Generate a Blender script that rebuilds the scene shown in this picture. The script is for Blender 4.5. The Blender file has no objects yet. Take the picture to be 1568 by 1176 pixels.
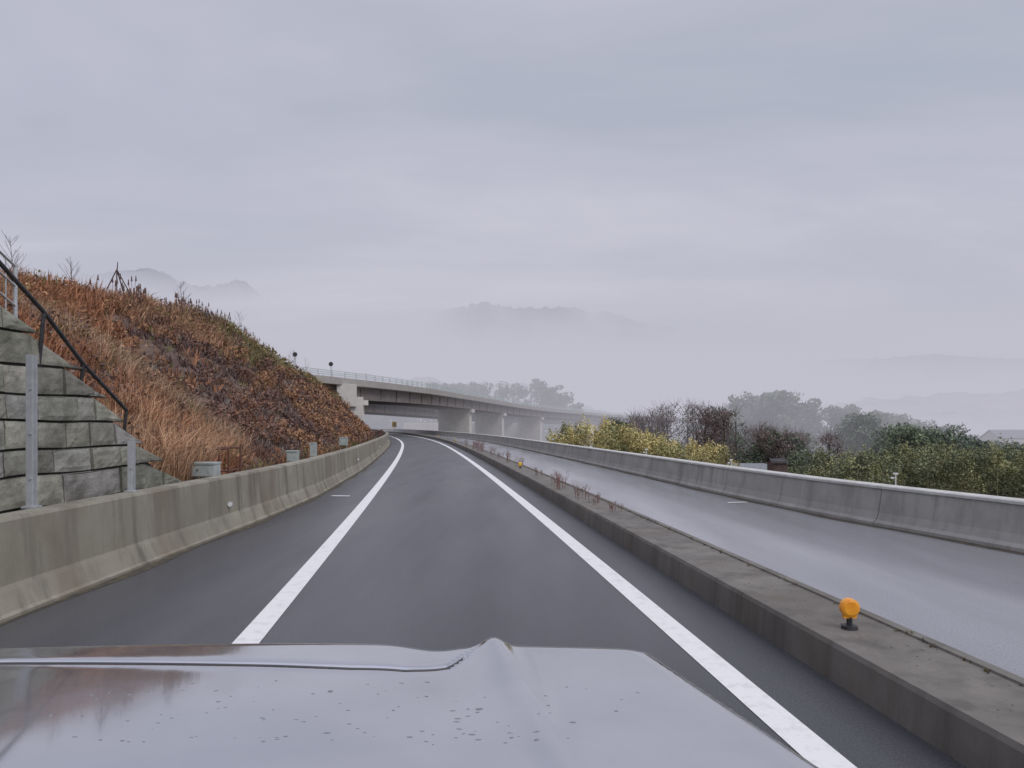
import bpy, math, random, time
import numpy as np
from mathutils import Vector, noise as mn
random.seed(7); rng=np.random.default_rng(7)
S=bpy.context.scene
S.view_settings.view_transform='Standard'; S.view_settings.look='None'; S.view_settings.exposure=0
H=1.70
# ------------------------------------------------------------ camera
cam=bpy.data.cameras.new('camera'); co=bpy.data.objects.new('camera',cam); S.collection.objects.link(co)
co.location=(0,0,H); co.rotation_euler=(math.radians(90),0,0)
cam.sensor_width=36; cam.lens=25.0; cam.shift_y=0.0395; cam.clip_end=6000; cam.clip_start=0.05
S.camera=co

# ------------------------------------------------------------ helpers
class Acc:
    def __init__(s): s.v=[];s.f=[];s.c=[];s.n=0
    def add(s,v,f,col=(1,1,1)):
        v=np.asarray(v,float).reshape(-1,3); k=len(v)
        s.v.append(v); n=s.n
        s.f.extend([tuple(int(i)+n for i in q) for q in f])
        c=np.asarray(col,float)
        if c.ndim==1: c=np.tile(c,(k,1))
        s.c.append(c); s.n+=k
    def box(s,c,d,col=(1,1,1),rz=0):
        x,y,z=d[0]/2,d[1]/2,d[2]/2
        v=np.array([[-x,-y,-z],[x,-y,-z],[x,y,-z],[-x,y,-z],[-x,-y,z],[x,-y,z],[x,y,z],[-x,y,z]])
        cz,sz=math.cos(rz),math.sin(rz)
        v=np.column_stack([v[:,0]*cz-v[:,1]*sz,v[:,0]*sz+v[:,1]*cz,v[:,2]])+np.array(c)
        s.add(v,[(0,3,2,1),(4,5,6,7),(0,1,5,4),(1,2,6,5),(2,3,7,6),(3,0,4,7)],col)
    def tube(s,p0,p1,r0,r1=None,col=(1,1,1),n=6,cap=True):
        if r1 is None:r1=r0
        p0=Vector(p0);p1=Vector(p1);d=(p1-p0)
        if d.length<1e-6:return
        d.normalize(); a=d.orthogonal().normalized(); b=d.cross(a)
        v=[]
        for p,r in((p0,r0),(p1,r1)):
            for i in range(n):
                t=2*math.pi*i/n; v.append(p+(a*math.cos(t)+b*math.sin(t))*r)
        f=[(i,(i+1)%n,n+(i+1)%n,n+i) for i in range(n)]
        if cap: f+= [tuple(range(n))[::-1],tuple(range(n,2*n))]
        s.add([tuple(q) for q in v],f,col)
    def obj(s,name,mat,smooth=False,parent=None):
        me=bpy.data.meshes.new(name); V=np.concatenate(s.v); me.from_pydata(V.tolist(),[],s.f)
        C=np.concatenate(s.c); at=me.color_attributes.new('col','FLOAT_COLOR','POINT')
        at.data.foreach_set('color',np.column_stack([C,np.ones(len(C))]).ravel())
        me.materials.append(mat)
        if smooth: me.polygons.foreach_set('use_smooth',[True]*len(me.polygons))
        me.update(); o=bpy.data.objects.new(name,me); S.collection.objects.link(o)
        if parent:o.parent=parent
        return o
def empty(name):
    o=bpy.data.objects.new(name,None); S.collection.objects.link(o); o.empty_display_size=.2; return o
def grid(acc,P,col=(1,1,1)):
    P=np.asarray(P); a,b,_=P.shape
    f=[(i*b+j,i*b+j+1,(i+1)*b+j+1,(i+1)*b+j) for i in range(a-1) for j in range(b-1)]
    c=np.asarray(col); 
    if c.ndim==3:c=c.reshape(-1,3)
    acc.add(P.reshape(-1,3),f,c)

def mat(name,cols=None,scale=3,rough=.8,metal=0,bump=0,bscale=None,attr=False,spec=.5,detail=6,mapscale=(1,1,1),coat=0,ramp=(.35,.65),rough2=None,rscale=1,coatr=.03):
    m=bpy.data.materials.new(name); m.use_nodes=True; nt=m.node_tree; N=nt.nodes; L=nt.links
    B=N['Principled BSDF']; B.inputs['Roughness'].default_value=rough; B.inputs['Metallic'].default_value=metal
    B.inputs['Specular IOR Level'].default_value=spec; B.inputs['Coat Weight'].default_value=coat; B.inputs['Coat Roughness'].default_value=coatr
    tc=N.new('ShaderNodeTexCoord'); mp=N.new('ShaderNodeMapping'); mp.inputs['Scale'].default_value=mapscale
    L.new(tc.outputs['Object'],mp.inputs['Vector'])
    no=N.new('ShaderNodeTexNoise'); no.inputs['Scale'].default_value=scale; no.inputs['Detail'].default_value=detail
    no.inputs['Roughness'].default_value=.62
    L.new(mp.outputs[0],no.inputs['Vector'])
    cr=N.new('ShaderNodeValToRGB'); e=cr.color_ramp.elements
    cols=cols or [(1,1,1),(1,1,1)]
    e[0].position=ramp[0];e[1].position=ramp[1]
    e[0].color=(*cols[0],1);e[1].color=(*cols[-1],1)
    if len(cols)==3:
        q=e.new((ramp[0]+ramp[1])/2); q.color=(*cols[1],1)
    L.new(no.outputs['Fac'],cr.inputs['Fac']); out=cr.outputs['Color']
    if attr:
        at=N.new('ShaderNodeAttribute'); at.attribute_name='col'
        mx=N.new('ShaderNodeMix'); mx.data_type='RGBA'; mx.blend_type='MULTIPLY'; mx.inputs['Factor'].default_value=1
        L.new(at.outputs['Color'],mx.inputs['A']); L.new(out,mx.inputs['B']); out=mx.outputs['Result']
    L.new(out,B.inputs['Base Color'])
    if rough2 is not None:
        n3=N.new('ShaderNodeTexNoise'); n3.inputs['Scale'].default_value=rscale; n3.inputs['Detail'].default_value=4
        L.new(mp.outputs[0],n3.inputs['Vector'])
        mr=N.new('ShaderNodeMapRange'); mr.inputs['From Min'].default_value=.35; mr.inputs['From Max'].default_value=.65
        mr.inputs['To Min'].default_value=rough; mr.inputs['To Max'].default_value=rough2
        L.new(n3.outputs['Fac'],mr.inputs['Value']); L.new(mr.outputs[0],B.inputs['Roughness'])
    if bump:
        n2=N.new('ShaderNodeTexNoise'); n2.inputs['Scale'].default_value=bscale or scale*8; n2.inputs['Detail'].default_value=4
        L.new(tc.outputs['Object'],n2.inputs['Vector'])
        bp=N.new('ShaderNodeBump'); bp.inputs['Strength'].default_value=bump; bp.inputs['Distance'].default_value=.02
        L.new(n2.outputs['Fac'],bp.inputs['Height']); L.new(bp.outputs[0],B.inputs['Normal'])
    return m

def concrete_mat(name,base,dark,stain,streak=1.0,stain2=None):
    m=bpy.data.materials.new(name); m.use_nodes=True; nt=m.node_tree; N=nt.nodes; L=nt.links
    B=N['Principled BSDF']; B.inputs['Roughness'].default_value=.7
    tc=N.new('ShaderNodeTexCoord')
    def nz(sc,mp,det=5):
        a=N.new('ShaderNodeMapping'); a.inputs['Scale'].default_value=mp; L.new(tc.outputs['Object'],a.inputs['Vector'])
        n=N.new('ShaderNodeTexNoise'); n.inputs['Scale'].default_value=sc; n.inputs['Detail'].default_value=det; n.inputs['Roughness'].default_value=.65
        L.new(a.outputs[0],n.inputs['Vector']); return n.outputs['Fac']
    def mr(v,a,b,c=0,d=1):
        r=N.new('ShaderNodeMapRange'); r.inputs['From Min'].default_value=a;r.inputs['From Max'].default_value=b;r.inputs['To Min'].default_value=c;r.inputs['To Max'].default_value=d
        L.new(v,r.inputs['Value']); return r.outputs[0]
    def mix(f,A,Bc):
        x=N.new('ShaderNodeMix'); x.data_type='RGBA'; L.new(f,x.inputs['Factor'])
        for s,k in((A,'A'),(Bc,'B')):
            if isinstance(s,tuple): x.inputs[k].default_value=(*s,1)
            else: L.new(s,x.inputs[k])
        return x.outputs['Result']
    c=mix(mr(nz(1.3,(1,1,1)),.35,.65),base,dark)
    c=mix(mr(nz(2.2,(1,1.2,.12)),.48,.68,0,.75*streak),c,stain)
    if stain2: c=mix(mr(nz(.9,(1,1,.25)),.5,.68,0,.8),c,stain2)
    c=mix(mr(nz(25,(1,1,1)),.55,.75,0,.35),c,dark)
    c=mix(mr(nz(.35,(1,1,1)),.45,.7,0,.55),c,tuple(x*.75 for x in base))
    L.new(c,B.inputs['Base Color'])
    bp=N.new('ShaderNodeBump'); bp.inputs['Strength'].default_value=.25; bp.inputs['Distance'].default_value=.01
    L.new(nz(40,(1,1,1)),bp.inputs['Height']); L.new(bp.outputs[0],B.inputs['Normal'])
    return m

# ------------------------------------------------------------ world
W=bpy.data.worlds.new('World'); S.world=W; W.use_nodes=True; nt=W.node_tree; N=nt.nodes; L=nt.links
for n in list(N): N.remove(n)
ow=N.new('ShaderNodeOutputWorld')
EL=math.radians(48); ROT=math.radians(135)
sky=N.new('ShaderNodeTexSky'); sky.sky_type='NISHITA'; sky.sun_disc=False; sky.sun_elevation=EL; sky.sun_rotation=ROT
b1=N.new('ShaderNodeBackground'); b1.inputs['Strength'].default_value=.09; L.new(sky.outputs[0],b1.inputs[0])
tc=N.new('ShaderNodeTexCoord'); sp=N.new('ShaderNodeSeparateXYZ'); L.new(tc.outputs['Generated'],sp.inputs[0])
def M(op,a,b=None):
    m=N.new('ShaderNodeMath'); m.operation=op
    for i,s in enumerate((a,b)):
        if s is None: continue
        if isinstance(s,(int,float)): m.inputs[i].default_value=s
        else: L.new(s,m.inputs[i])
    return m.outputs[0]
zz=M('ADD',M('MAXIMUM',sp.outputs['Z'],0.0),.16)
cb=N.new('ShaderNodeCombineXYZ'); L.new(M('DIVIDE',sp.outputs['X'],zz),cb.inputs[0]); L.new(M('DIVIDE',sp.outputs['Y'],zz),cb.inputs[1])
mpp=N.new('ShaderNodeMapping'); mpp.inputs['Rotation'].default_value=(0,0,math.radians(-28)); mpp.inputs['Scale'].default_value=(.45,1.1,1); L.new(cb.outputs[0],mpp.inputs[0])
nz=N.new('ShaderNodeTexNoise'); nz.inputs['Scale'].default_value=1.1; nz.inputs['Detail'].default_value=5; nz.inputs['Roughness'].default_value=.55; nz.inputs['Distortion'].default_value=.4
L.new(mpp.outputs[0],nz.inputs['Vector'])
cr=N.new('ShaderNodeValToRGB'); e=cr.color_ramp.elements
e[0].position=.32; e[0].color=(.44,.475,.56,1); e[1].position=.68; e[1].color=(.655,.645,.725,1)
q=e.new(.5); q.color=(.53,.533,.63,1)
L.new(nz.outputs['Fac'],cr.inputs[0])
hz=N.new('ShaderNodeMix'); hz.data_type='RGBA'
mr=N.new('ShaderNodeMapRange'); mr.interpolation_type='SMOOTHSTEP'; mr.inputs['From Min'].default_value=.02; mr.inputs['From Max'].default_value=.22; L.new(sp.outputs['Z'],mr.inputs[0])
L.new(mr.outputs[0],hz.inputs['Factor']); hz.inputs['A'].default_value=(.535,.525,.61,1); L.new(cr.outputs[0],hz.inputs['B'])
mr2=N.new('ShaderNodeMapRange'); mr2.inputs['From Min'].default_value=.5; mr2.inputs['From Max'].default_value=.95; mr2.inputs['To Min'].default_value=1; mr2.inputs['To Max'].default_value=1.8; L.new(sp.outputs['Z'],mr2.inputs[0])
b2=N.new('ShaderNodeBackground'); L.new(hz.outputs['Result'],b2.inputs[0]); L.new(mr2.outputs[0],b2.inputs[1])
ms=N.new('ShaderNodeMixShader'); ms.inputs[0].default_value=.93; L.new(b1.outputs[0],ms.inputs[1]); L.new(b2.outputs[0],ms.inputs[2]); L.new(ms.outputs[0],ow.inputs[0])
sun=bpy.data.lights.new('sun','SUN'); sun.energy=1.25; sun.angle=math.radians(25); sun.color=(1,.96,.91)
so=bpy.data.objects.new('sun',sun); S.collection.objects.link(so)
sd=Vector((math.sin(ROT)*math.cos(EL),math.cos(ROT)*math.cos(EL),math.sin(EL)))
so.rotation_euler=sd.to_track_quat('Z','Y').to_euler()

# ------------------------------------------------------------ road alignment
def cx(y):
    y=np.asarray(y,float); return .25-.105*y-.0004*y*np.maximum(y,0)-.0005*np.maximum(y-55,0)**2
def lb(y): return cx(y)+np.interp(y,[-30,0,6,9,13,17,26,46,400],[-4.5,-4.4,-3.98,-3.68,-3.25,-2.95,-2.78,-2.8,-2.9])
def rb(y): return cx(y)+np.interp(y,[-30,0,9.5,13,18,60,400],[10.5,8.8,7.55,7.0,6.75,6.6,6.3])
def m0(y): return cx(y)+2.37
def m1(y): return cx(y)+3.12
YS=np.concatenate([np.arange(-30,60,1.0),np.arange(60,420,4.0)])
def sheet(name,fa,fb,z,material,ys=YS):
    A=Acc(); P=np.array([[(fa(y),y,z),(fb(y),y,z)] for y in ys])
    grid(A,P); return A.obj(name,material)
def asphalt(name,a,b,r1,r2,spec,bump,coat,coatr):
    m=mat(name,[a,b],scale=.35,rough=r1,rough2=r2,rscale=.5,bump=bump,bscale=130,spec=spec,mapscale=(1.6,.25,1),coat=coat,coatr=coatr)
    nt=m.node_tree;N=nt.nodes;L=nt.links;B=N['Principled BSDF']
    src=B.inputs['Base Color'].links[0].from_socket
    tc=[n for n in N if n.type=='TEX_COORD'][0]
    n=N.new('ShaderNodeTexNoise'); n.inputs['Scale'].default_value=70; n.inputs['Detail'].default_value=3; L.new(tc.outputs['Object'],n.inputs['Vector'])
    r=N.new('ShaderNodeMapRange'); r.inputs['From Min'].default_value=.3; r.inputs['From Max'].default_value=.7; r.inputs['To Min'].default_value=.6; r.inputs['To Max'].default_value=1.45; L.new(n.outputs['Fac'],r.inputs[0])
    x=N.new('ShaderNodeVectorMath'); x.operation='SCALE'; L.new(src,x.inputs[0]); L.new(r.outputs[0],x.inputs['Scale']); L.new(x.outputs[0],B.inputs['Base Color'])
    mp=N.new('ShaderNodeMapping'); mp.inputs['Scale'].default_value=(1.2,.18,1); L.new(tc.outputs['Object'],mp.inputs[0])
    w=N.new('ShaderNodeTexNoise'); w.inputs['Scale'].default_value=.7; w.inputs['Detail'].default_value=5; L.new(mp.outputs[0],w.inputs['Vector'])
    k=N.new('ShaderNodeMapRange'); k.inputs['From Min'].default_value=.38; k.inputs['From Max'].default_value=.62; k.inputs['To Min'].default_value=coat*.35; k.inputs['To Max'].default_value=coat; L.new(w.outputs['Fac'],k.inputs[0]); L.new(k.outputs[0],B.inputs['Coat Weight'])
    return m
M_as=asphalt('asphalt',(.044,.046,.052),(.068,.071,.079),.48,.60,.5,.3,.42,.20)
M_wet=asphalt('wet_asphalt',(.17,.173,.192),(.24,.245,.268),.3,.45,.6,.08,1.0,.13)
sheet('road',lambda y:lb(y)-.05,lambda y:m0(y)+.05,0,M_as)
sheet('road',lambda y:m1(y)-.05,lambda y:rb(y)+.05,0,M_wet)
M_paint=mat('road_paint',[(.60,.60,.60),(.8,.8,.8)],scale=9,rough=.55,bump=.15,bscale=120,ramp=(.25,.5),coat=.2,coatr=.3)
sheet('road_line',lambda y:cx(y)-1.83,lambda y:cx(y)-1.62,.004,M_paint)
sheet('road_line',lambda y:cx(y)+1.62,lambda y:cx(y)+1.83,.004,M_paint)
A=Acc()
A.add([(lb(16.9)+.3,16.85,.005),(lb(16.9)+.75,16.8,.005),(lb(16.9)+.75,16.95,.005),(lb(16.9)+.3,17.0,.005)],[(0,1,2,3)])
A.add([(rb(15.6)-.7,15.4,.005),(rb(15.6)-.25,15.48,.005),(rb(15.6)-.25,15.6,.005),(rb(15.6)-.7,15.52,.005)],[(0,1,2,3)])
A.obj('road_marking',M_paint)

# ------------------------------------------------------------ barriers
M_cl=concrete_mat('concrete_left',(.32,.30,.24),(.235,.215,.165),(.11,.095,.07),1.25,(.16,.125,.085))
M_cr=concrete_mat('concrete_right',(.42,.41,.385),(.31,.30,.28),(.20,.19,.165),1.0)
M_cm=concrete_mat('concrete_median',(.20,.185,.165),(.13,.12,.108),(.065,.06,.05),1.0,(.12,.095,.07))
M_cap=mat('pale_concrete_cap',[(.45,.45,.43),(.60,.60,.58)],scale=4,rough=.7)
def barrier(name,fn,prof,side,material,seg=6.0,gap=.02,y1=300,y0=-30,parent=None):
    A=Acc(); y=y0
    while y<y1:
        n=5; ys=np.linspace(y,y+seg-gap,n)
        P=np.array([[(fn(t)+side*dx,t,z) for dx,z in prof] for t in ys])
        if side>0: P=P[:, ::-1]
        grid(A,P)
        k=len(prof)
        for e_,r in((0,1),(n-1,-1)):
            A.add(P[e_],[tuple(range(k))[::r]])
        y+=seg
    return A.obj(name,material,parent=parent)
prof=[(0,-.1),(0,.03),(.035,.05),(.10,.22),(.125,.27),(.16,.83),(.18,.86),(.42,.86),(.44,.83),(.44,-.1)]
barrier('concrete_barrier_wall',lb,prof,-1,M_cl,seg=7.0)
br_=empty('concrete_barrier_wall')
barrier('wall_panels',rb,[(0,-.1),(0,.05),(.05,.10),(.09,.22),(.14,.60),(.14,.615),(.42,.615),(.42,-.3)],1,M_cr,seg=7.0,parent=br_)
barrier('wall_cap',rb,[(.115,.618),(.115,.655),(.13,.67),(.43,.67),(.45,.655),(.45,.618)],1,M_cap,seg=7.0,parent=br_)
prof=[(0,-.1),(.02,.22),(.035,.25),(.15,.255),(.155,.235),(.66,.235),(.665,.25),(.74,.25),(.75,.22),(.75,-.1)]
barrier('concrete_median_kerb',m0,prof,1,M_cm,seg=10.0,gap=.012)
M_dirt=mat('dirt',[(.05,.045,.035),(.11,.09,.06)],scale=6,rough=.95,bump=.4)
sheet('gutter_dirt',lambda y:lb(y)-.02,lambda y:lb(y)+.10+.05*math.sin(float(y)*1.7),.003,M_dirt,np.arange(-5,80,.5))
sheet('gutter_dirt',lambda y:rb(y)-.16-.04*math.sin(float(y)*2.1),lambda y:rb(y)+.02,.003,M_dirt,np.arange(-5,80,.5))

# ------------------------------------------------------------ terrain
def smooth(a,b,t): 
    t=np.clip((t-a)/(b-a),0,1); return t*t*(3-2*t)
def gz(x,y):
    off=x-cx(min(max(y,-60),330))
    return float(-.06-8*smooth(9.5 if y>5 else 12,26,off))
xs=np.concatenate([-np.geomspace(3000,62,14),np.arange(-60,60,1.5),np.geomspace(62,3000,16)])
ys=np.concatenate([[-400,-150,-70],np.arange(-40,200,4.0),np.geomspace(204,4000,22)])
A=Acc(); P=np.array([[(x,y,gz(x,y)+(.5*mn.noise(Vector((x*.05,y*.05,0))) if gz(x,y)<-4 else 0)) for x in xs] for y in ys])
grid(A,P); M_gr=mat('ground_grass',[(.07,.065,.035),(.12,.10,.05),(.08,.10,.04)],scale=.6,rough=.95,bump=.5)
A.obj('ground',M_gr,True)

# ------------------------------------------------------------ hillside
hy=[-15,5,8.6,12.9,22,30,40,55,70,85,95,104]
bx=[-6.7,-6.7,-6.7,-6.75,-8.3,-9.7,-10.8,-12.5,-14.6,-17.2,-19.5,-22.5]
bz=[3.9,3.4,3.05,.35,.1,0,-.05,0,.1,.2,.3,-.1]
hx=[-17,-14,-14.2,-14.8,-17,-20,-21.4,-22.9,-24.6,-26,-25,-26]
hz_=[6.5,5.0,4.9,5.1,6.1,7.5,8.6,9.6,8.3,7.6,6.3,1.0]
def hill(y,v):
    b,c=np.interp(y,hy,bx),np.interp(y,hy,bz); d,e=np.interp(y,hy,hx),np.interp(y,hy,hz_)
    if v<=1:
        x=b+(d-b)*v; z=c+(e-c)*(1.12*v-.12*v*v)
        z+=.9*math.sin(math.pi*v)*mn.noise(Vector((x*.22,y*.16,3)))+.35*min(1,v*4)*mn.noise(Vector((x*.8,y*.6,9)))
        z+=.45*v*mn.noise(Vector((x*.2,y*.25,30)))
    else:
        x=d-(v-1)*34; z=e-(v-1)*3+.4*mn.noise(Vector((x*.1,y*.1,3)))
    return x,z
A=Acc(); yy=np.concatenate([np.arange(-15,5,2.),np.arange(5,104.5,.75)]); vv=np.concatenate([np.linspace(-.04,1,34),[1.1,1.25,1.5,2,3]])
P=[]
for y in yy:
    r=[]
    for v in vv:
        x,z=hill(y,max(v,0)); 
        if v<0: z-=.6
        r.append((x,y,z))
    P.append(r)
r=[(p[0],p[1]+3,-1) for p in P[-1]]; P.append(r)
grid(A,np.array(P)[:, ::-1])
M_hill=mat('hill_soil',[(.10,.068,.06),(.17,.115,.09),(.12,.085,.07)],scale=.9,rough=.95,bump=.8,bscale=6)
A.obj('hillside',M_hill,True)

def blades(acc,P,h,w,lean,cols,n):
    k=len(P); P=np.repeat(P,n,0); hh=np.repeat(h,n)*rng.uniform(.55,1.1,k*n); C=np.repeat(cols,n,0)*rng.uniform(.65,1.3,(k*n,1))
    a=rng.uniform(0,2*np.pi,k*n); sp=rng.uniform(0,1,k*n)*lean
    d=np.column_stack([np.cos(a),np.sin(a),np.zeros(k*n)])
    base=P+d*(rng.uniform(0,.25,k*n)*hh)[:,None]
    mid=base+d*(sp*hh*.35)[:,None]+np.array([0,0,1])*(hh*.6)[:,None]
    tip=base+d*(sp*hh*1.0)[:,None]+np.array([0,0,1])*(hh*(1-.3*sp))[:,None]
    a2=rng.uniform(0,2*np.pi,k*n); s=np.column_stack([np.cos(a2),np.sin(a2),np.zeros(k*n)])*(w*rng.uniform(.6,1.3,k*n))[:,None]
    V=np.stack([base-s*.5,base+s*.5,mid+s*.45,mid-s*.45,tip],1).reshape(-1,3)
    i=np.arange(k*n)*5
    F=[(j,j+1,j+2,j+3) for j in i]+[(j+3,j+2,j+4) for j in i]
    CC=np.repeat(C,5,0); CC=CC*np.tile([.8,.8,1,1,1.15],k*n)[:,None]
    acc.add(V,F,CC)
def leaves(acc,C,R,n,size,ca,cb,low=.7):
    d=rng.normal(size=(n,3)); d/=np.linalg.norm(d,axis=1)[:,None]; r=rng.uniform(.35,1,n)**.6
    P=np.array(C)+d*r[:,None]*np.array(R)
    a=rng.normal(size=(n,3));a/=np.linalg.norm(a,axis=1)[:,None]; b=np.cross(a,rng.normal(size=(n,3)));b/=np.linalg.norm(b,axis=1)[:,None]
    s=(size*rng.uniform(.5,1.3,n))[:,None]
    V=np.stack([P-a*s,P+b*s*.6,P+a*s,P-b*s*.6],1).reshape(-1,3)
    t=rng.uniform(0,1,(n,1)); col=np.array(ca)*(1-t)+np.array(cb)*t
    col*= (low+.45*(d[:,2:3]*.5+.5))  # shade put into leaf colour: clump undersides darker, tops lighter
    acc.add(V,[(j,j+1,j+2,j+3) for j in range(0,4*n,4)],np.repeat(col,4,0))

M_veg=mat('foliage',[(.8,.8,.8),(1.25,1.25,1.25)],scale=1.5,rough=.85,attr=True,spec=.2)
OR=np.array([.385,.19,.11]); PALE=np.array([.45,.32,.22]); DK=np.array([.16,.108,.10]); MR=np.array([.22,.125,.10]); GR=np.array([.20,.19,.085])
pts=[];hs=[];cs=[]
n=13000
for i in range(n):
    y=5+97*rng.random()**1.3; v=rng.random()**.9*1.06
    x,z=hill(y,v); 
    k=mn.noise(Vector((x*.15,y*.09,1.3)))*1.3+.7*mn.noise(Vector((x*.55,y*.35,5)))
    k2=mn.noise(Vector((x*.12+7,y*.12,8)))
    q=k+(v-.6)*1.2+(.5 if y<21 else 0)-(.28 if 24<y<70 else 0)
    if q>.12: t=max(0,min(1,k2*1.6+.3)); c=OR*(1-t)+PALE*t; h=.75
    elif q>-.15: c=MR; h=.5
    else: c=DK; h=.36
    if y>48 and v>.6 and rng.random()<.42: c=GR*1.1; h=.8
    if rng.random()<.06: c=GR
    if q<-.1 and rng.random()<.3: c=np.array([.24,.20,.18])
    if q<-.1 and rng.random()<.08: c=OR; h=.6
    pts.append((x,y,z-.05)); hs.append(h*rng.uniform(.6,1.3)*(1+.004*y)); cs.append(c)
pts=np.array(pts);hs=np.array(hs);cs=np.array(cs)
A=Acc(); near=pts[:,1]<30
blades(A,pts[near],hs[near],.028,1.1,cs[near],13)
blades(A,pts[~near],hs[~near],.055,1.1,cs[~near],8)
A.obj('dry_grass',M_veg)
A=Acc()
for i in range(680):
    y=9+92*rng.random(); v=rng.random()*1.02; x,z=hill(y,v)
    k=mn.noise(Vector((x*.15,y*.13,21)))
    if (y>50 and v>.65 and rng.random()<.75) or (v>.9 and rng.random()<.3): ca,cb=(.16,.15,.07),(.28,.225,.105)
    elif k>.1: ca,cb=(.26,.145,.085),(.39,.23,.135)
    elif k>-.15: ca,cb=(.17,.10,.08),(.26,.155,.115)
    else: ca,cb=(.12,.085,.078),(.20,.13,.11)
    s=rng.uniform(.22,.8)*(1.25 if y>45 else 1)
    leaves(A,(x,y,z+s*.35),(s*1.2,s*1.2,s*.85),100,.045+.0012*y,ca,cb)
A.obj('hillside_shrubs',M_veg)
A=Acc(); M_bark=mat('bark',[(.7,.7,.7),(1.2,1.2,1.2)],scale=8,rough=.9,attr=True)
def sapling(A,p,h,col,tw=9,r=.03,spread=.45):
    p=Vector(p); top=p+Vector((rng.uniform(-.1,.1)*h,0,h)); A.tube(p,top,r,r*.2,col,5)
    for i in range(tw):
        t=rng.uniform(.25,.95); b=p.lerp(top,t); a=rng.uniform(0,6.28); l=h*spread*(1.1-t)*rng.uniform(.6,1.3)+.1*h
        e_=b+Vector((math.cos(a)*l*.6,math.sin(a)*l*.6,l*.9)); A.tube(b,e_,r*.45*(1.1-t*.6),r*.12,col,4)
        for j in range(3):
            f=b.lerp(e_,rng.uniform(.3,.9)); a2=a+rng.uniform(-1,1); l2=l*.4
            A.tube(f,f+Vector((math.cos(a2)*l2*.6,math.sin(a2)*l2*.6,l2*.8)),r*.2,r*.08,col,3)
for i in range(190):
    y=rng.uniform(36,74); v=rng.uniform(.86,1.05); x,z=hill(y,v); h=rng.uniform(.6,1.5)
    t=Vector((x+rng.uniform(-.15,.15),y,z+h)); A.tube((x,y,z-.1),t,.014,.008,(.15,.09,.075),4)
    A.tube(t-Vector((0,0,.18)),t+Vector((0,0,.12)),.05,.02,(.13,.08,.07),5)
A.obj('tall_dry_stalks',M_bark)
for (y,v,h) in((27,1.0,2.0),(48,1.0,2.1),(50,1.02,1.9),(52,.97,1.5),(84,1.0,2.8),(88,1.0,2.4),(33,1.0,1.8),(92,.9,2.2),(24,.97,1.3),(62,1.0,2.4),(80,.95,2.2)):
    A=Acc(); x,z=hill(y,v); sapling(A,(x,y,z-.1),h,(.13,.10,.09),14,.022); A.obj('bare_sapling',M_bark)
A=Acc()
P=[];
for i in range(70): P.append((-6.95-rng.uniform(0,1.5),rng.uniform(12.9,16.2),.2+rng.uniform(0,.3)))
for i in range(50):
    y=rng.uniform(15.5,22); v=rng.uniform(.02,.3); x,z=hill(y,v); P.append((x,y,z))
P=np.array(P); blades(A,P,np.concatenate([np.full(70,1.5),np.full(50,1.05)]),.02,1.2,np.tile([.52,.33,.21],(len(P),1))*rng.uniform(.7,1.25,(len(P),1)),34)
A.obj('pampas_grass_clump',M_veg)
A=Acc(); P=[(-7.2-rng.uniform(0,1.2),rng.uniform(6.5,13.4),0) for i in range(90)]
P=np.array([(x,y,np.interp(y,[8.6,12.9],[3.05,.5])+.0) for x,y,_ in P]); blades(A,P,np.full(len(P),.8),.018,1.3,np.tile([.42,.26,.16],(len(P),1))*rng.uniform(.6,1.2,(len(P),1)),22)
A.obj('dry_grass_tufts',M_veg)
A=Acc(); P=[];C=[]
for i in range(300):
    y=rng.uniform(14,98); P.append((np.interp(y,hy,bx)+rng.uniform(-.6,.4),y,-.02+ .05)); C.append([OR,PALE*.8,MR,GR][rng.integers(4)])
blades(A,np.array(P),rng.uniform(.3,.75,300),.03,1.0,np.array(C),12); A.obj('verge_weeds',M_veg)

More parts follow.
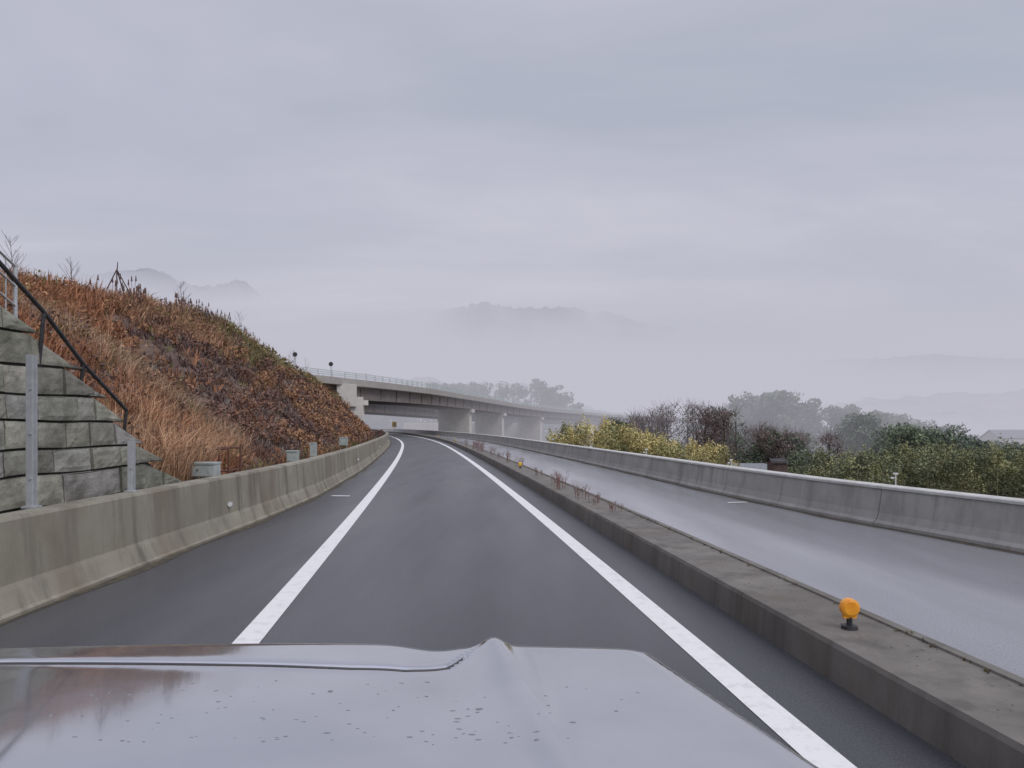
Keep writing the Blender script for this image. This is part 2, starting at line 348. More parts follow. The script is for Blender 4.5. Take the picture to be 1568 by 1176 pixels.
# ------------------------------------------------------------ stone block wall
A=Acc(); wall=empty('stone_block_wall')
def wtop(y): return float(np.interp(y,[-15,5,8.6,9.9,13.0],[4.05,3.55,3.17,2.55,.40]))
def wx(z): return -6.0-.08*z
def warp(P):
    P=np.array(P,float)
    for p in P:
        y,z=p[1],p[2]; p[2]+=.045*mn.noise(Vector((y*.75,z*1.3,2)))*min(1,max(0,z)*2); p[1]+=.05*mn.noise(Vector((y*.9,z*1.1,7)))
    return P
row=0; z=-.05
RH=[.36,.34,.40,.33,.38,.34,.37,.40,.33,.38,.36,.36]
while z<4.1:
    hgt=RH[row%12]; y=-4+ (row%2)*.33+rng.uniform(-.15,.15)
    while y<13.4:
        wd=rng.uniform(.38,.90); y2=y+wd-.018; zt=z+hgt-.015
        a,b=min(zt,wtop(y)),min(zt,wtop(y2))
        if a>z+.04 or b>z+.04:
            a=max(a,z+.02);b=max(b,z+.02)
            dx=rng.uniform(0,.035); t=rng.uniform(.75,1.25); col=np.array((.265,.262,.242))*t*np.array((1,rng.uniform(.97,1.03),rng.uniform(.90,1.05)))
            def q(yy,zz,o): return (wx(zz)+o,yy,zz)
            g=.014
            na,nb=max(a-g,z+.01),max(b-g,z+.01)
            gy=np.linspace(y+g*.6,y2-g*.6,7); tilt=rng.uniform(-.02,.02); tl2=rng.uniform(-.012,.018)
            F=[]
            for i_,yy_ in enumerate(gy):
                tt=(yy_-y)/(y2-y); top=na*(1-tt)+nb*tt
                for j_ in range(6):
                    zc=z+g*.5+(top-z-g*.5)*j_/5
                    edge=(i_ in(0,6)) or (j_ in(0,5))
                    F.append(q(yy_,zc,.03+dx+tilt*(tt-.5)+tl2*(j_/5-.5)+(rng.uniform(-.006,.002) if edge else .006+rng.uniform(0,.012))))
            F=warp(F).reshape(7,6,3)
            grid(A,F,col)
            O=warp([q(y,z,-.05),q(y2,z,-.05),q(y2,b,-.05),q(y,a,-.05)])
            I=[F[0,0],F[6,0],F[6,5],F[0,5]]
            A.add(np.array([tuple(t_) for t_ in O]+[tuple(t_) for t_ in I]),[(0,1,5,4),(1,2,6,5),(2,3,7,6),(3,0,4,7)],col*.8)
        y+=wd
    z+=hgt; row+=1
M_blk=mat('stone_blocks',[(.55,.55,.50),(1.2,1.2,1.17)],scale=2.6,rough=.85,attr=True,bump=.7,bscale=22,detail=9)
A.obj('blocks',M_blk,parent=wall)
A=Acc(); ysw=np.linspace(-4,12.95,50)
grid(A,np.array([[(wx(zz)-.03,y,zz) for zz in (-.1,wtop(y)-.06)]+[(wx(wtop(y))-.9,y,wtop(y)-.08)] for y in ysw])[:, ::-1])
M_mort=mat('mortar',[(.06,.06,.055),(.10,.10,.09)],scale=7,rough=.95,bump=.5)
A.obj('mortar_backing',M_mort,parent=wall)
A=Acc(); grid(A,np.array([[(lb(y)-.40,y,.50),(lb(y)-1.3,y,.46),(-7.2 if y<14 else np.interp(y,hy,bx)-.4,y,.42 if y<14 else .02+.4*max(0,(20-y)/6))] for y in np.arange(-8,20.1,1)])[:, ::-1])
A.obj('verge_gravel',mat('gravel',[(.14,.13,.11),(.26,.25,.22)],scale=14,rough=.95,bump=.7))

# ------------------------------------------------------------ metal posts, handrail, boxes
M_galv=mat('galvanised_steel',[(.38,.40,.42),(.52,.54,.56)],scale=6,rough=.5,metal=.3)
M_dkst=mat('dark_steel',[(.035,.035,.04),(.07,.07,.075)],scale=8,rough=.55,metal=.4)
M_rust=mat('brown_steel',[(.09,.035,.025),(.14,.06,.04)],scale=8,rough=.6)
def hpost(x,y,z0,z1,w=.08):
    A=Acc(); t=.01
    A.box((x,y-w/2,(z0+z1)/2),(w*.8,t,z1-z0)); A.box((x,y+w/2,(z0+z1)/2),(w*.8,t,z1-z0)); A.box((x,y,(z0+z1)/2),(t,w-t-.002,z1-z0-.004))
    A.box((x,y,z0+.012),(w*1.7,w*1.7,.02))
    for k in range(3):
        if z0+.3+k*.45<z1: A.tube((x+.02,y-w/2-.007,z0+.3+k*.45),(x+.02,y-w/2-.018,z0+.3+k*.45),.012,n=6)
    return A.obj('steel_fence_post',M_galv)
hpost(-4.83,7.15,.86,2.40,.075); hpost(-4.72,8.82,.86,1.50,.07); hpost(-4.95,5.2,.86,2.6,.08)
fence=empty('handrail_fence')
A=Acc(); hp=[(-6.1,5,4.5),(-6.1,8.3,3.72),(-6.12,9.3,3.17),(-6.15,10.2,2.57),(-6.18,11.4,1.93)]
for a,b in zip(hp[:-1],hp[1:]): A.tube(a,b,.028,n=8)
for p in hp: A.tube((p[0]-.1,p[1],p[2]-1.0),(p[0],p[1],p[2]+.0),.026,n=8)
A.obj('rails_and_posts',M_dkst,parent=fence)
A=Acc()
up=[(-8.4,10.2,5.05),(-8.6,11.6,4.75),(-8.8,12.6,4.5)]
for a,b in zip(up[:-1],up[1:]):
    for dz in(0,-.35,-.7): A.tube((a[0],a[1],a[2]+dz),(b[0],b[1],b[2]+dz),.022,n=6)
for i in range(7):
    t=i/6*2; k=min(int(t),1); f=t-k; p=Vector(up[k]).lerp(Vector(up[k+1]),f); A.tube(p-Vector((0,0,2.6 if i%3==0 else 1.0)),p+Vector((0,0,.04)),.035 if i%3==0 else .012,n=6)
A.obj('steel_fence',M_galv)
A=Acc(); x,z=hill(38,1.0)
for dx,dy in((-.9,0),(.9,.2),(.1,.9),(0,0)):
    A.tube((x+dx,38+dy,z-.1),(x,38,z+1.7),.035,.03,(.10,.08,.07),5)
A.tube((x,38,z+1.4),(x+.05,38,z+2.1),.04,.02,(.1,.08,.07),5); A.obj('timber_tripod_stake',M_bark)
M_cab=mat('cabinet_paint',[(.36,.41,.40),(.46,.51,.50)],scale=5,rough=.5)
def cabinet(x,y,z0,w,d,h,leg):
    p=empty('utility_cabinet'); A=Acc()
    A.box((x,y,z0+leg+h/2),(w,d,h)); A.box((x,y-d/2-.008,z0+leg+h/2),(w*.86,.012,h*.84)); A.box((x-.02,y,z0+leg+h+.025),(w*1.12,d*1.14,.04)); 
    A.box((x+w*.3,y-d/2-.022,z0+leg+h*.5),(.02,.015,.07))
    A.obj('cabinet_body',M_cab,parent=p)
    A=Acc()
    for sx in(-1,1): A.box((x+sx*w*.4,y,z0+leg/2),(.04,.04,leg))
    A.obj('legs',M_galv,parent=p)
cabinet(-6.55,15.2,.35,.50,.35,.26,.24); cabinet(-7.7,25,-.02,.36,.3,.34,.42)
cabinet(-7.4,26.5,-.02,.22,.2,.5,.5); cabinet(-9.0,38,-.02,.4,.3,.4,.6)
A=Acc()
for (x,y) in((-7.15,16.6),(-6.7,16.8),(-7.25,17.6),(-6.8,17.8)): A.tube((x,y,0),(x,y,1.15),.025,n=6)
A.tube((-7.15,16.6,1.12),(-6.7,16.8,1.12),.025);A.tube((-7.25,17.6,1.12),(-6.8,17.8,1.12),.025);A.tube((-7.15,16.6,1.12),(-7.25,17.6,1.12),.025);A.tube((-6.7,16.8,.6),(-6.8,17.8,.6),.02);A.tube((-7.15,16.6,.6),(-6.7,16.8,.6),.02)
A.obj('brown_guard_rail_frame',M_rust)
A=Acc()
for i in range(12):
    y=34+i*3; x=float(lb(y))-.75; A.tube((x,y,-.05),(x,y,1.25),.03,n=6)
    if i<11:
        y2=y+3; x2=float(lb(y2))-.75
        for h in(1.23,.9,.6): A.tube((x,y,h),(x2,y2,h),.022,n=5)
A.obj('walkway_handrail',M_rust)

# ------------------------------------------------------------ reflectors / delineators / signs
M_or=mat('orange_reflector',[(.85,.30,.02),(.95,.42,.03)],scale=20,rough=.35)
M_ye=mat('yellow_reflector',[(.8,.5,.03),(.9,.6,.05)],scale=20,rough=.35)
M_wh=mat('white_plastic',[(.75,.77,.78),(.85,.87,.88)],scale=20,rough=.3)
def delineator(x,y,z,m,s=1):
    p=empty('road_delineator'); A=Acc()
    A.tube((x,y,z),(x,y,z+.025*s),.055*s,.05*s,n=14); A.tube((x,y,z+.025*s),(x,y,z+.09*s),.02*s,n=8); A.obj('base',M_dkst,parent=p)
    A=Acc(); n=18
    A.tube((x,y-.022*s,z+.145*s),(x,y+.022*s,z+.145*s),.062*s,.062*s,n=n); A.tube((x,y-.03*s,z+.145*s),(x,y-.022*s,z+.145*s),.045*s,.062*s,n=n)
    A.box((x,y,z+.10*s),(.085*s,.034*s,.05*s)); A.obj('reflector_head',m,parent=p)
delineator(2.42,5.1,.235,M_or,1.05)
for y in(23.8,60,80): delineator(float(cx(y))+2.75,y,.235,M_ye,1.0)
def wallref(fn,y,sgn,z):
    p=empty('barrier_reflector'); x=float(fn(y)); A=Acc()
    A.box((x-.10,y,z),(.09,.035,.09)); A.obj('housing',M_galv,parent=p)
    A=Acc(); A.tube((x-.09,y-.02,z),(x-.09,y-.03,z),.036,n=12); A.obj('lens',M_wh,parent=p)
for y in(11.4,26,41,56): wallref(lb,y,1,.42)
s=empty('yellow_chevron_sign'); A=Acc(); X=float(cx(140))+2.75
A.tube((X,140,0.2),(X,140,1.3),.05,n=6); A.obj('post',M_galv,parent=s)
A=Acc(); A.box((X,139.9,1.7),(.9,.05,1.1)); A.obj('panel',M_ye,parent=s)
A=Acc(); A.add([(X+.3,139.86,2.15),(X-.3,139.86,1.7),(X+.3,139.86,1.25),(X+.3,139.86,1.5),(X,139.86,1.7),(X+.3,139.86,1.9)],[(0,1,4,5),(1,2,3,4)])
A.obj('arrow',M_dkst,parent=s)
def roundsign(x,y,z0,h):
    s=empty('round_road_sign'); A=Acc(); A.tube((x,y,z0),(x,y,z0+h),.06,n=8); A.obj('post',M_galv,parent=s)
    A=Acc(); A.tube((x,y-.1,z0+h-.3),(x,y-.07,z0+h-.3),.30,n=20); A.obj('disc',M_dkst,parent=s)
roundsign(-24.3,95.5,6,4.1); roundsign(-27.6,90.5,7,3.9)
# ------------------------------------------------------------ overpass
M_deck=concrete_mat('bridge_concrete',(.42,.40,.38),(.36,.34,.32),(.25,.24,.23),.6)
M_gird=mat('bridge_girder',[(.18,.155,.15),(.24,.21,.20)],scale=1.2,rough=.75)
M_pier=concrete_mat('pier_concrete',(.68,.66,.62),(.58,.56,.53),(.38,.37,.34),.5)
M_rail=mat('bridge_rail_paint',[(.46,.54,.53),(.55,.62,.61)],scale=5,rough=.5)
kp=np.array([(-75,45,8.6),(-50,68,8.4),(-33,83,8.0),(-20.8,97,7.4),(-14.2,120,7.4),(-8.7,148,7.3),(8.2,205,6.2),(27,250,5.6),(41,285,5.2),(62,330,4.8),(90,380,4.6)])
def cr_spline(K,n=12):
    out=[]
    K=np.vstack([2*K[0]-K[1],K,2*K[-1]-K[-2]])
    for i in range(1,len(K)-2):
        for t in np.linspace(0,1,n,endpoint=False):
            a,b,c,d=K[i-1:i+3]; out.append(.5*((2*b)+(-a+c)*t+(2*a-5*b+4*c-d)*t*t+(-a+3*b-3*c+d)*t**3))
    out.append(K[-2]); return np.array(out)
def bridge(name,off,dz,pier_y):
    br=empty(name); C=cr_spline(kp)
    T=np.gradient(C,axis=0)[:,:2]; T/=np.linalg.norm(T,axis=1)[:,None]; Nn=np.column_stack([-T[:,1],T[:,0]])
    C=C.copy(); C[:,:2]+=Nn*off; C[:,2]+=dz
    def sec(pr):
        return np.array([[(c[0]+nn[0]*u,c[1]+nn[1]*u,c[2]+w) for u,w in pr] for c,nn in zip(C,Nn)])
    A=Acc(); grid(A,sec([(0,-.5),(0,.42),(.25,.42),(.25,0),(9.25,0),(9.25,.42),(9.5,.42),(9.5,-.5),(8.7,-.62),(.8,-.62),(0,-.5)])); A.obj('deck_and_parapets',M_deck,parent=br)
    A=Acc()
    for u in(1.0,4.0,7.6): grid(A,sec([(u,-.6),(u,-2.2),(u-.2,-2.2),(u-.2,-2.28),(u+1.1,-2.28),(u+1.1,-2.2),(u+.9,-2.2),(u+.9,-.6)]))
    A.obj('girders',M_gird,parent=br)
    dd=np.concatenate([[0],np.cumsum(np.linalg.norm(np.diff(C[:,:2],axis=0),axis=1))])
    A=Acc()
    for s_ in np.arange(0,dd[-1],5.5):
        p=[np.interp(s_,dd,C[:,k]) for k in range(3)]; nn=[np.interp(s_,dd,Nn[:,k]) for k in range(2)]
        A.box((p[0]+nn[0]*.9,p[1]+nn[1]*.9,p[2]-1.4),(.16,.16,1.5),rz=.3)
    A.obj('girder_stiffeners',M_gird,parent=br)
    A=Acc()
    for u in(.12,9.38):
        for h in(.7,.95,1.22): grid(A,sec([(u-.04,h-.04),(u-.04,h+.04),(u+.04,h+.04),(u+.04,h-.04),(u-.04,h-.04)]))
        for s_ in np.arange(0,dd[-1],2.2):
            p=[np.interp(s_,dd,C[:,k]) for k in range(3)]; nn=[np.interp(s_,dd,Nn[:,k]) for k in range(2)]
            A.box((p[0]+nn[0]*u,p[1]+nn[1]*u,p[2]+.83),(.14,.14,.84),rz=.3)
    A.obj('railing',M_rail,parent=br)
    A=Acc()
    for py in pier_y:
        i=int(np.argmin(abs(C[:,1]-py))); c=C[i]; nn=Nn[i]; ang=math.atan2(nn[1],nn[0])
        m=(c[0]+nn[0]*4.7,c[1]+nn[1]*4.7)
        A.box((m[0],m[1],c[2]-2.65),(8.3,2.0,.7),rz=ang)
        A.box((m[0],m[1],(c[2]-3.0-9)/2),(7.0,1.9,c[2]-3.0+9),rz=ang)
    A.obj('piers',M_pier,parent=br)
bridge('overpass_bridge',0,0,[99,150,178,208,246,285,325])
bridge('overpass_bridge',14,-1.2,[190,250])
A=Acc(); A.box((-23.6,97.5,2.4),(5.5,6,6.0),rz=.35); A.box((-22.0,94.6,5.6),(2.6,.5,3.0),rz=.35); A.obj('bridge_abutment',M_pier)
A=Acc(); A.box((-14,225,-3),(40,1.2,10.5),rz=.15); A.obj('retaining_wall',M_pier)
A=Acc(); lx,ly=-1.2,176; A.tube((lx,ly,6.5),(lx,ly,12.0),.09,.06,n=6); A.tube((lx,ly,12),(lx-1.2,ly,12.3),.05,n=5); A.box((lx-1.5,ly,12.3),(.8,.25,.12)); A.obj('street_lamp',M_galv)

# ------------------------------------------------------------ trees on the right
def tree(A,x,y,z0,ztop,r,ca,cb,nl=900,ls=.28,clumps=12,bare=0,low=.32,shape=.75):
    h=ztop-z0; tc_=(.09,.075,.065); p=Vector((x,y,z0)); 
    A.tube(p,p+Vector((0,0,h*.55)),.03*h*.6,.018*h*.6,tc_,6); A.tube(p+Vector((0,0,h*.55)),p+Vector((rng.uniform(-.3,.3),0,h*.93)),.018*h*.6,.02,tc_,5)
    for k in range(clumps):
        a=rng.uniform(0,6.28); f=rng.random(); zc=z0+h*(low+(.92-low)*f); rr=r*(1-shape*max(0,f-.35)**1.1)*rng.uniform(.2,.85)
        s=r*rng.uniform(.28,.5); c=(x+math.cos(a)*rr,y+math.sin(a)*rr,min(zc,ztop-s*.7))
        A.tube((x,y,z0+h*(.25+.4*f)),c,.012*h*.5,.02,tc_,4,False)
        t=rng.uniform(.65,1.3)
        leaves(A,c,(s*1.15,s*1.15,s*.8),int(nl/clumps),ls,np.array(ca)*t,np.array(cb)*t)
        for j in range(int(bare)):
            a2=rng.uniform(0,6.28);e_=rng.uniform(.3,1.3); l=s*1.7
            A.tube(c,(c[0]+math.cos(a2)*math.cos(e_)*l,c[1]+math.sin(a2)*math.cos(e_)*l,c[2]+math.sin(e_)*l),.045,.012,(.14,.11,.105),3,False)
def X_(px,d): return (px-784)/1090*d
def Z_(py,d): return H+(650-py)/1090*d
YG=((.45,.40,.17),(.66,.56,.27)); OL=((.24,.26,.13),(.39,.37,.20)); DG=((.075,.115,.08),(.13,.17,.105)); BR=((.20,.155,.145),(.29,.22,.20)); GG=((.11,.15,.10),(.20,.24,.145)); MG=((.15,.18,.11),(.25,.265,.155))
def thicket(name,n,x0,x1,y0,y1,tx,tz,depth,pal,s0,s1,nl,ls,mixp=.7):
    A=Acc()
    for i in range(n):
        x=rng.uniform(x0,x1); y=rng.uniform(y0,y1); s=rng.uniform(s0,s1); top=np.interp(x,tx,tz)+.9*mn.noise(Vector((x*.35,y*.25,2)))
        z=top-s*.8-depth*rng.random()**1.3
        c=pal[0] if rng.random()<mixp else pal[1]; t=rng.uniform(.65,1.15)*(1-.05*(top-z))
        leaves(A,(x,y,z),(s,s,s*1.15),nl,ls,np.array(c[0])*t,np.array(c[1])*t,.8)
        if i%2==0:
            l=rng.uniform(-.35,.35); A.tube((x,y,-8.2),(x+l*.3,y,z+s*.6),.05,.02,(.22,.22,.12),4,False)
            leaves(A,(x+l,y,z+s*1.0),(s*.28,s*.28,s*.9),int(nl*.25),ls*.8,np.array(c[0])*t,np.array(c[1])*1.1*t,.8)
    A.obj(name,M_veg)
thicket('bamboo_thicket',280,4.2,28.5,84,99,[4.2,6.0,9.6,16,19,23,26,28.5],[-1.2,1.4,2.0,1.1,0,-.2,-.9,-2.8],5,(YG,OL),.7,1.4,150,.15,.75)
thicket('bamboo_thicket',330,42,84,92,112,[42,46,56,62,72,84],[-4.8,-2.6,-1.9,-1.3,-1.8,-1.2],5.5,(MG,OL),.9,1.7,150,.18,.55)
A=Acc()
for i in range(34):
    x=19+i*1.15+rng.uniform(-1,1); y=rng.uniform(122,155); px=784+x/y*1090
    top=Z_(np.interp(px,[930,990,1040,1100,1130,1180,1230],[642,622,612,622,632,652,666]),y)+rng.uniform(-1.8,.5)
    tree(A,x,y,-8,top,rng.uniform(3,4.2),*(BR if rng.random()<.75 else GG),nl=1500,ls=.15,clumps=20,bare=7,low=.12)
A.obj('bare_winter_trees',M_veg)
A=Acc()
for i in range(60):
    px=rng.uniform(1110,1640); y=rng.uniform(124,185); x=X_(px,y)
    lim=np.interp(px,[1110,1200,1260,1330,1400,1450,1500,1568,1640],[668,660,648,640,652,648,660,682,688])
    top=Z_(lim,y)+rng.uniform(-3.0,.5)
    tree(A,x,y,-8,max(top,-3.5),rng.uniform(3.6,5.4),*(DG if rng.random()<.4 else GG),nl=1500,ls=.32,clumps=18,low=.1)
A.obj('distant_trees',M_veg)
A=Acc(); tree(A,X_(948,108),108,-8,Z_(638,108),2.8,*DG,nl=2800,ls=.17,clumps=26,low=.15); A.obj('evergreen_tree',M_veg)
A=Acc(); tree(A,X_(1328,165),165,-8,Z_(632,165),7.0,*GG,nl=6500,ls=.3,clumps=40,low=.15); A.obj('broadleaf_tree',M_veg)
A=Acc(); tree(A,X_(1095,150),150,-8,Z_(620,150),3.0,*DG,nl=3000,ls=.22,clumps=26,bare=3,low=.15); A.obj('evergreen_tree',M_veg)
A=Acc()
for i in range(90):
    px=rng.uniform(1105,1620); y=rng.uniform(240,290); x=X_(px,y)
    top=Z_(np.interp(px,[1105,1125,1180,1260,1330,1400,1568,1620],[618,603,596,603,626,640,676,682]),y)+rng.uniform(-5,.4)
    tree(A,x,y,-9,top,rng.uniform(4.5,7),*GG,nl=800,ls=.7,clumps=14,low=.1)
for i in range(90):
    px=rng.uniform(540,890); y=rng.uniform(325,365); x=X_(px,y)
    top=Z_(np.interp(px,[540,600,700,800,860,885],[592,585,577,573,579,612]),y)+rng.uniform(-5,.6)
    tree(A,x,y,-9,top,rng.uniform(4.5,7),*DG,nl=700,ls=.8,clumps=14,low=.1)
A.obj('distant_trees',M_veg)

# ------------------------------------------------------------ buildings behind right wall
M_roof=mat('roof_tile',[(.16,.17,.19),(.25,.26,.28)],scale=4,rough=.6)
def gable(name,hx0,hy0,z0,w,d,hw,hr,wm,rm,nw=2):
    hse=empty(name)
    A=Acc(); A.box((hx0,hy0,z0+hw/2),(w,d,hw)); A.add([(hx0-w/2,hy0-d/2,z0+hw),(hx0-w/2,hy0+d/2,z0+hw),(hx0-w/2,hy0,z0+hw+hr-.05),(hx0+w/2,hy0-d/2,z0+hw),(hx0+w/2,hy0+d/2,z0+hw),(hx0+w/2,hy0,z0+hw+hr-.05)],[(0,2,1),(3,4,5)]); A.obj('walls',wm,parent=hse)
    A=Acc(); e=.35 if w>2 else .1; A.add([(hx0-w/2-e,hy0-d/2-e,z0+hw-.12),(hx0+w/2+e,hy0-d/2-e,z0+hw-.12),(hx0+w/2+e,hy0,z0+hw+hr),(hx0-w/2-e,hy0,z0+hw+hr),(hx0-w/2-e,hy0+d/2+e,z0+hw-.12),(hx0+w/2+e,hy0+d/2+e,z0+hw-.12)],[(0,1,2,3),(3,2,5,4)]); A.obj('roof',rm,parent=hse)
    A=Acc()
    for i in range(nw):
        A.box((hx0+(i-(nw-1)/2)*w/nw,hy0-d/2-.02,z0+hw*.62),(w/nw*.4,.05,hw*.3))
    A.obj('windows',M_dkst,parent=hse)
M_shed=mat('shed_wall',[(.07,.045,.04),(.12,.08,.07)],scale=3,rough=.8); M_wall=mat('plaster_wall',[(.5,.49,.46),(.62,.61,.58)],scale=2,rough=.8)
gable('small_dark_shed',X_(1190,45),45,-5.6,.8,1.2,5.0,.15,M_shed,M_dkst,1)
gable('farm_house',X_(1140,112),112,-8.2,5.5,5,2.6,1.2,M_wall,M_roof,3)
gable('farm_house',X_(1168,118),118,-8.2,4,4,2.4,1.0,M_wall,M_roof,2)
gable('farm_house',X_(1550,230),230,-8.5,14,9,6,2.5,M_wall,M_roof,4)
for px,py in((905,686),(990,690),(1372,728),(1120,706)):
    A=Acc(); y=34 if px>1300 else 48; x=X_(px,y); A.tube((x,y,-8),(x,y,Z_(py,y)),.03,n=6); A.box((x,y,Z_(py,y)+.08),(.2,.1,.08)); A.box((x-.16,y,Z_(py,y)-.12),(.14,.1,.07)); A.obj('marker_post',M_wh)

# ------------------------------------------------------------ median weeds
def weed(y,h,dx=0):
    A=Acc(); x=float(cx(y))+2.72+dx
    for k in range(6): sapling(A,(x+rng.uniform(-.12,.12),y+rng.uniform(-.25,.25),.22),h*rng.uniform(.6,1.1),(.24,.13,.11),9,.0075,.65)
    A.obj('dead_weed',M_bark)
for y,h in((12.0,.16),(13.1,.22),(14.2,.33),(16.2,.42),(17.0,.36),(20.5,.25),(24.8,.35),(28,.4),(31,.3),(34,.4),(38,.5),(39,.55),(40,.55),(41.5,.5),(43,.5),(48,.45)): weed(y,h,rng.uniform(-.2,.25))
A=Acc(); P=[];C=[]
for i in range(420):
    y=2.5+50*rng.random()**1.5; P.append((float(cx(y))+2.37+.66+rng.uniform(-.03,.02),y,.23)); C.append([(.16,.11,.06),(.12,.12,.05),(.2,.15,.1)][rng.integers(3)])
blades(A,np.array(P),rng.uniform(.015,.05,len(P)),.006,1.2,np.array(C),8); A.obj('kerb_weeds',M_veg)
A=Acc()
for i in range(350):
    y=3+40*rng.random()**1.8; x=float(cx(y))+2.37+.15+.5*rng.random(); s=rng.uniform(.003,.009); A.tube((x,y,.234),(x,y,.234+s),s,s*.6,(.2,.18,.15),5)
A.obj('grit',M_bark)

# ------------------------------------------------------------ mountains in cloud
def ridge(name,line,base,depth,amp,m,n=260,nt=22,seed=0):
    line=np.array(line,float); s=np.linspace(0,1,n); q=np.linspace(0,1,len(line))
    L_=np.column_stack([np.interp(s,q,line[:,k]) for k in range(3)])
    P=[]
    for i,l in enumerate(L_):
        r=[]
        for t in np.linspace(-1,1,nt):
            z=base+(l[2]-base)*(1-abs(t))**.8; xx=l[0]; yy_=l[1]+t*depth
            w=1-abs(t)*.5
            z+=amp*w*(mn.noise(Vector((xx/30.,yy_/30.,seed)))*1.6+mn.noise(Vector((xx/9.,yy_/9.,seed+4)))*.7+mn.noise(Vector((xx/4.,yy_/4.,seed+9)))*.35)
            r.append((xx,yy_,z))
        P.append(r)
    A=Acc(); grid(A,np.array(P)); return A.obj(name,m,True)
def misty(name,z0,z1,amax,col,seed,xr=None):  # mist put into the alpha: slopes fade by height and noise
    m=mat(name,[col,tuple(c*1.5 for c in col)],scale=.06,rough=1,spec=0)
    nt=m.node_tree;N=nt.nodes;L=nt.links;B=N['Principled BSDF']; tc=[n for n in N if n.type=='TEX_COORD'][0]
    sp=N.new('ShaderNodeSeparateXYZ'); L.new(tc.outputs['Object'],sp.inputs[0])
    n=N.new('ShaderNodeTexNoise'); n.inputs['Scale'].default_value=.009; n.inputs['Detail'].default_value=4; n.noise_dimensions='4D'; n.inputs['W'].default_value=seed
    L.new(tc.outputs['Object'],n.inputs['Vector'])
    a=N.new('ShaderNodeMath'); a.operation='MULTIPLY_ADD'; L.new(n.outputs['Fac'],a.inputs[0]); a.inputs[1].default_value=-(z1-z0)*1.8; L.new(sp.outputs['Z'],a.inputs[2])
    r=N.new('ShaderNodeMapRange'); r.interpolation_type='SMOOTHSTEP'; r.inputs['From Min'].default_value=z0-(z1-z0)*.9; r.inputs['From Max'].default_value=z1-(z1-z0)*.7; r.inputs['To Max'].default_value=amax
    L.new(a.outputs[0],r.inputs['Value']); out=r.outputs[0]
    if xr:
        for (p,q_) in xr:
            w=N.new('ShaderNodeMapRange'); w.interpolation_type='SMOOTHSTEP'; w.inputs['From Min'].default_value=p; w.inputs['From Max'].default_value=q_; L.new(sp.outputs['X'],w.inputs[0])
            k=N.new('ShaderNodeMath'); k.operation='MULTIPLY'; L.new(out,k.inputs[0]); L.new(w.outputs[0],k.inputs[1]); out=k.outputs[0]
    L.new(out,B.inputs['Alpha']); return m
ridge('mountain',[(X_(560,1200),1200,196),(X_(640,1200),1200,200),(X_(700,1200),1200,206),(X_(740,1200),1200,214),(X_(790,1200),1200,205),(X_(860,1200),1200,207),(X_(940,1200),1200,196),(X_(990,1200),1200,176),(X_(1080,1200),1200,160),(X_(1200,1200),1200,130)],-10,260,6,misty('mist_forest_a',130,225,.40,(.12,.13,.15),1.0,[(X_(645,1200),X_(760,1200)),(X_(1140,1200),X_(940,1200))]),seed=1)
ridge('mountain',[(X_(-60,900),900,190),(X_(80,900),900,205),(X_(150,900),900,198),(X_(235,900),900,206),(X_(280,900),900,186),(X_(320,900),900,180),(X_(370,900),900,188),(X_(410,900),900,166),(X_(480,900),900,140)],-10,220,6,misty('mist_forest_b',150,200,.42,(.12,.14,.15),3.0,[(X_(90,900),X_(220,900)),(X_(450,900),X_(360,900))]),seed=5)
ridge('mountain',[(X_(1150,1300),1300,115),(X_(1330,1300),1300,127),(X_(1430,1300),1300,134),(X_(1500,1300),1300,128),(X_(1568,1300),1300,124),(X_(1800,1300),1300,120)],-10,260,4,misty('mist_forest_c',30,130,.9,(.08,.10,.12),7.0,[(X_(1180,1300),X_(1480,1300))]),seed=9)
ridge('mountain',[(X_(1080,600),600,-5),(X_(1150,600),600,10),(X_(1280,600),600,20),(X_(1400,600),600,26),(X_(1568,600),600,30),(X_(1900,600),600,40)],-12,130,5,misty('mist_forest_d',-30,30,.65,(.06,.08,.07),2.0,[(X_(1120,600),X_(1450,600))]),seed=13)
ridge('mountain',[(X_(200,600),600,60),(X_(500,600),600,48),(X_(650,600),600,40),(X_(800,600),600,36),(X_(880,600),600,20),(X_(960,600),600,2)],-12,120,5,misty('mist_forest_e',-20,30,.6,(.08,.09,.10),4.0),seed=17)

# ------------------------------------------------------------ valley fog
m=bpy.data.materials.new('valley_fog'); m.use_nodes=True; N=m.node_tree.nodes; L=m.node_tree.links
for n in list(N): N.remove(n)
o_=N.new('ShaderNodeOutputMaterial'); ab=N.new('ShaderNodeVolumeAbsorption'); ab.inputs['Color'].default_value=(0,0,0,1); D=.0042; ab.inputs['Density'].default_value=D
em=N.new('ShaderNodeEmission'); em.inputs['Color'].default_value=(.525,.52,.60,1); em.inputs['Strength'].default_value=D  # volume glows by itself, in place of daylight scattered by the fog
ad=N.new('ShaderNodeAddShader'); L.new(ab.outputs[0],ad.inputs[0]); L.new(em.outputs[0],ad.inputs[1]); L.new(ad.outputs[0],o_.inputs['Volume'])
A=Acc(); A.box((0,2122,20),(5800,4000,80)); A.obj('valley_fog',m)

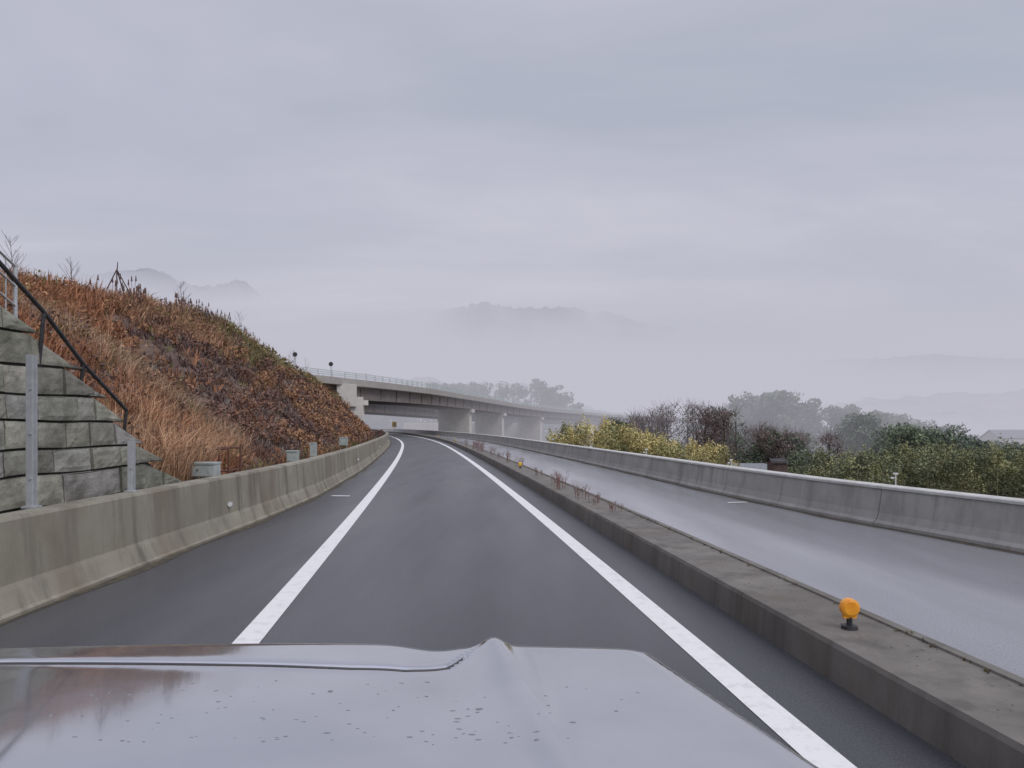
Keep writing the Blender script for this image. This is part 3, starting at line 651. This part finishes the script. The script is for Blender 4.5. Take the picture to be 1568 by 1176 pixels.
# ------------------------------------------------------------ car
car=empty('car')
def edgeR(y): return .262+(1.6-y)*.19
def seamy(x): return float(np.interp(x,[-1.32,-1.12,-1.0,-.45,-.3,-.2,-.12,-.075],[1.35,1.37,1.39,1.34,1.32,1.32,1.37,1.50]))
def hood(x,y):
    z=1.224+(1.6-y)*.08
    if y>1.48: z-=2.6*(y-1.48)**2
    z-=.012*((x+.42)/.7)**2
    xr=-.055+(1.6-y)*.165
    k=max(0,min(1,(y-.75)/.85)); 
    z+= (.022*k*k+.003)*math.exp(-((x-xr)/.030)**2)
    if x<xr: z-=.014*k*math.exp(-((x-xr+.12)/.07)**2)
    z+=.006*k/(1+math.exp(-(x-xr)/.02))
    if x<xr-.02:
        g=y-seamy(x); w=min(1,(xr-.02-x)/.05); z-=.005*math.exp(-(g/.007)**2)*w
        z+=.006*w/(1+math.exp(-g/.012))
    e_=edgeR(y)
    if x>e_-.05: z-=2.0*(x-e_+.05)**2+ (3.0*max(0,x-e_)**1.5)
    if x<-1.12: z-=1.8*(-1.12-x)**2
    return z
A=Acc(); hxs=np.concatenate([np.linspace(-1.32,-.25,70),np.linspace(-.24,.44,100)]); hys=np.concatenate([np.linspace(.55,1.29,50),np.linspace(1.294,1.78,150)])
P=np.array([[(x,y,hood(x,y)) for x in hxs] for y in hys]); grid(A,P)
M_car=mat('silver_paint',[(.47,.49,.53),(.57,.58,.62)],scale=2,rough=.06,rough2=.16,rscale=2.5,metal=.85,coat=.4)
A.obj('hood',M_car,True,car)
A=Acc()
fr=P[-1]; grid(A,np.array([fr,fr+np.array([0,.06,-.12]),fr*np.array([1,1,0])+np.array([0,.10,.75]),fr*np.array([1,1,0])+np.array([0,.08,.40])]))
for col,sg in((0,-1),(-1,1)):
    sd_=P[:,col]; G=np.array([sd_,sd_+np.array([sg*.04,0,-.08]),sd_*np.array([1,1,0])+np.array([sg*.06,0,.85]),sd_*np.array([1,1,0])+np.array([sg*.04,0,.45])]); grid(A,G if sg<0 else G[::-1])
A.obj('bumper_and_fenders',M_car,True,car)
A=Acc()
sx=np.linspace(-1.2,-.10,90); pp=[(x,seamy(x),hood(x,seamy(x))+.0018) for x in sx]
for a,b in zip(pp[:-1],pp[1:]): A.tube(a,b,.0030,n=6)
A.obj('hood_seam',mat('rubber_seam',[(.05,.05,.055),(.08,.08,.085)],rough=.6),False,car)
A=Acc()
for sxx in(-1.0,.12): A.tube((sxx,1.83,.78),(sxx,1.87,.78),.11,.10,n=20)
A.obj('headlights',M_wh,False,car)
A=Acc(); A.box((-.44,1.86,.78),(.7,.05,.2)); A.obj('grille',M_dkst,False,car)
A=Acc()
for sxx in(-1.22,.36): A.tube((sxx-.1,1.05,.34),(sxx+.1,1.05,.34),.34,n=28); A.tube((sxx-.11,1.05,.34),(sxx+.11,1.05,.34),.2,n=20)
A.obj('wheels',M_dkst,False,car)
A=Acc()
for i in range(120):
    x=rng.uniform(-.75,.1) if rng.random()<.75 else rng.uniform(-1,.25); y=.95+.32*rng.random()**1.4
    if x>edgeR(y)-.06: continue
    r=rng.uniform(.0010,.0026)*(1.6 if rng.random()<.15 else 1); z=hood(x,y)
    el=rng.uniform(1.2,2.6); a=rng.uniform(-.3,.5); V=[];n=8
    for rr,zz_ in((1,0),(.8,.30),(.4,.48)):
        for k in range(n):
            t=2*math.pi*k/n; u,v=math.cos(t)*r*rr*el,math.sin(t)*r*rr; V.append((x+u*math.cos(a)-v*math.sin(a),y+u*math.sin(a)*.6+v*math.cos(a),z-.0003+zz_*r))
    V.append((x,y,z+.52*r)); F=[(j*n+k,j*n+(k+1)%n,(j+1)*n+(k+1)%n,(j+1)*n+k) for j in range(2) for k in range(n)]+[(2*n+k,2*n+(k+1)%n,3*n) for k in range(n)]
    A.add(V,F)
A.obj('raindrops',mat('water_drop',[(.14,.145,.16),(.2,.205,.22)],scale=9,rough=.06,metal=.0,spec=.9),True,car)
print('done')
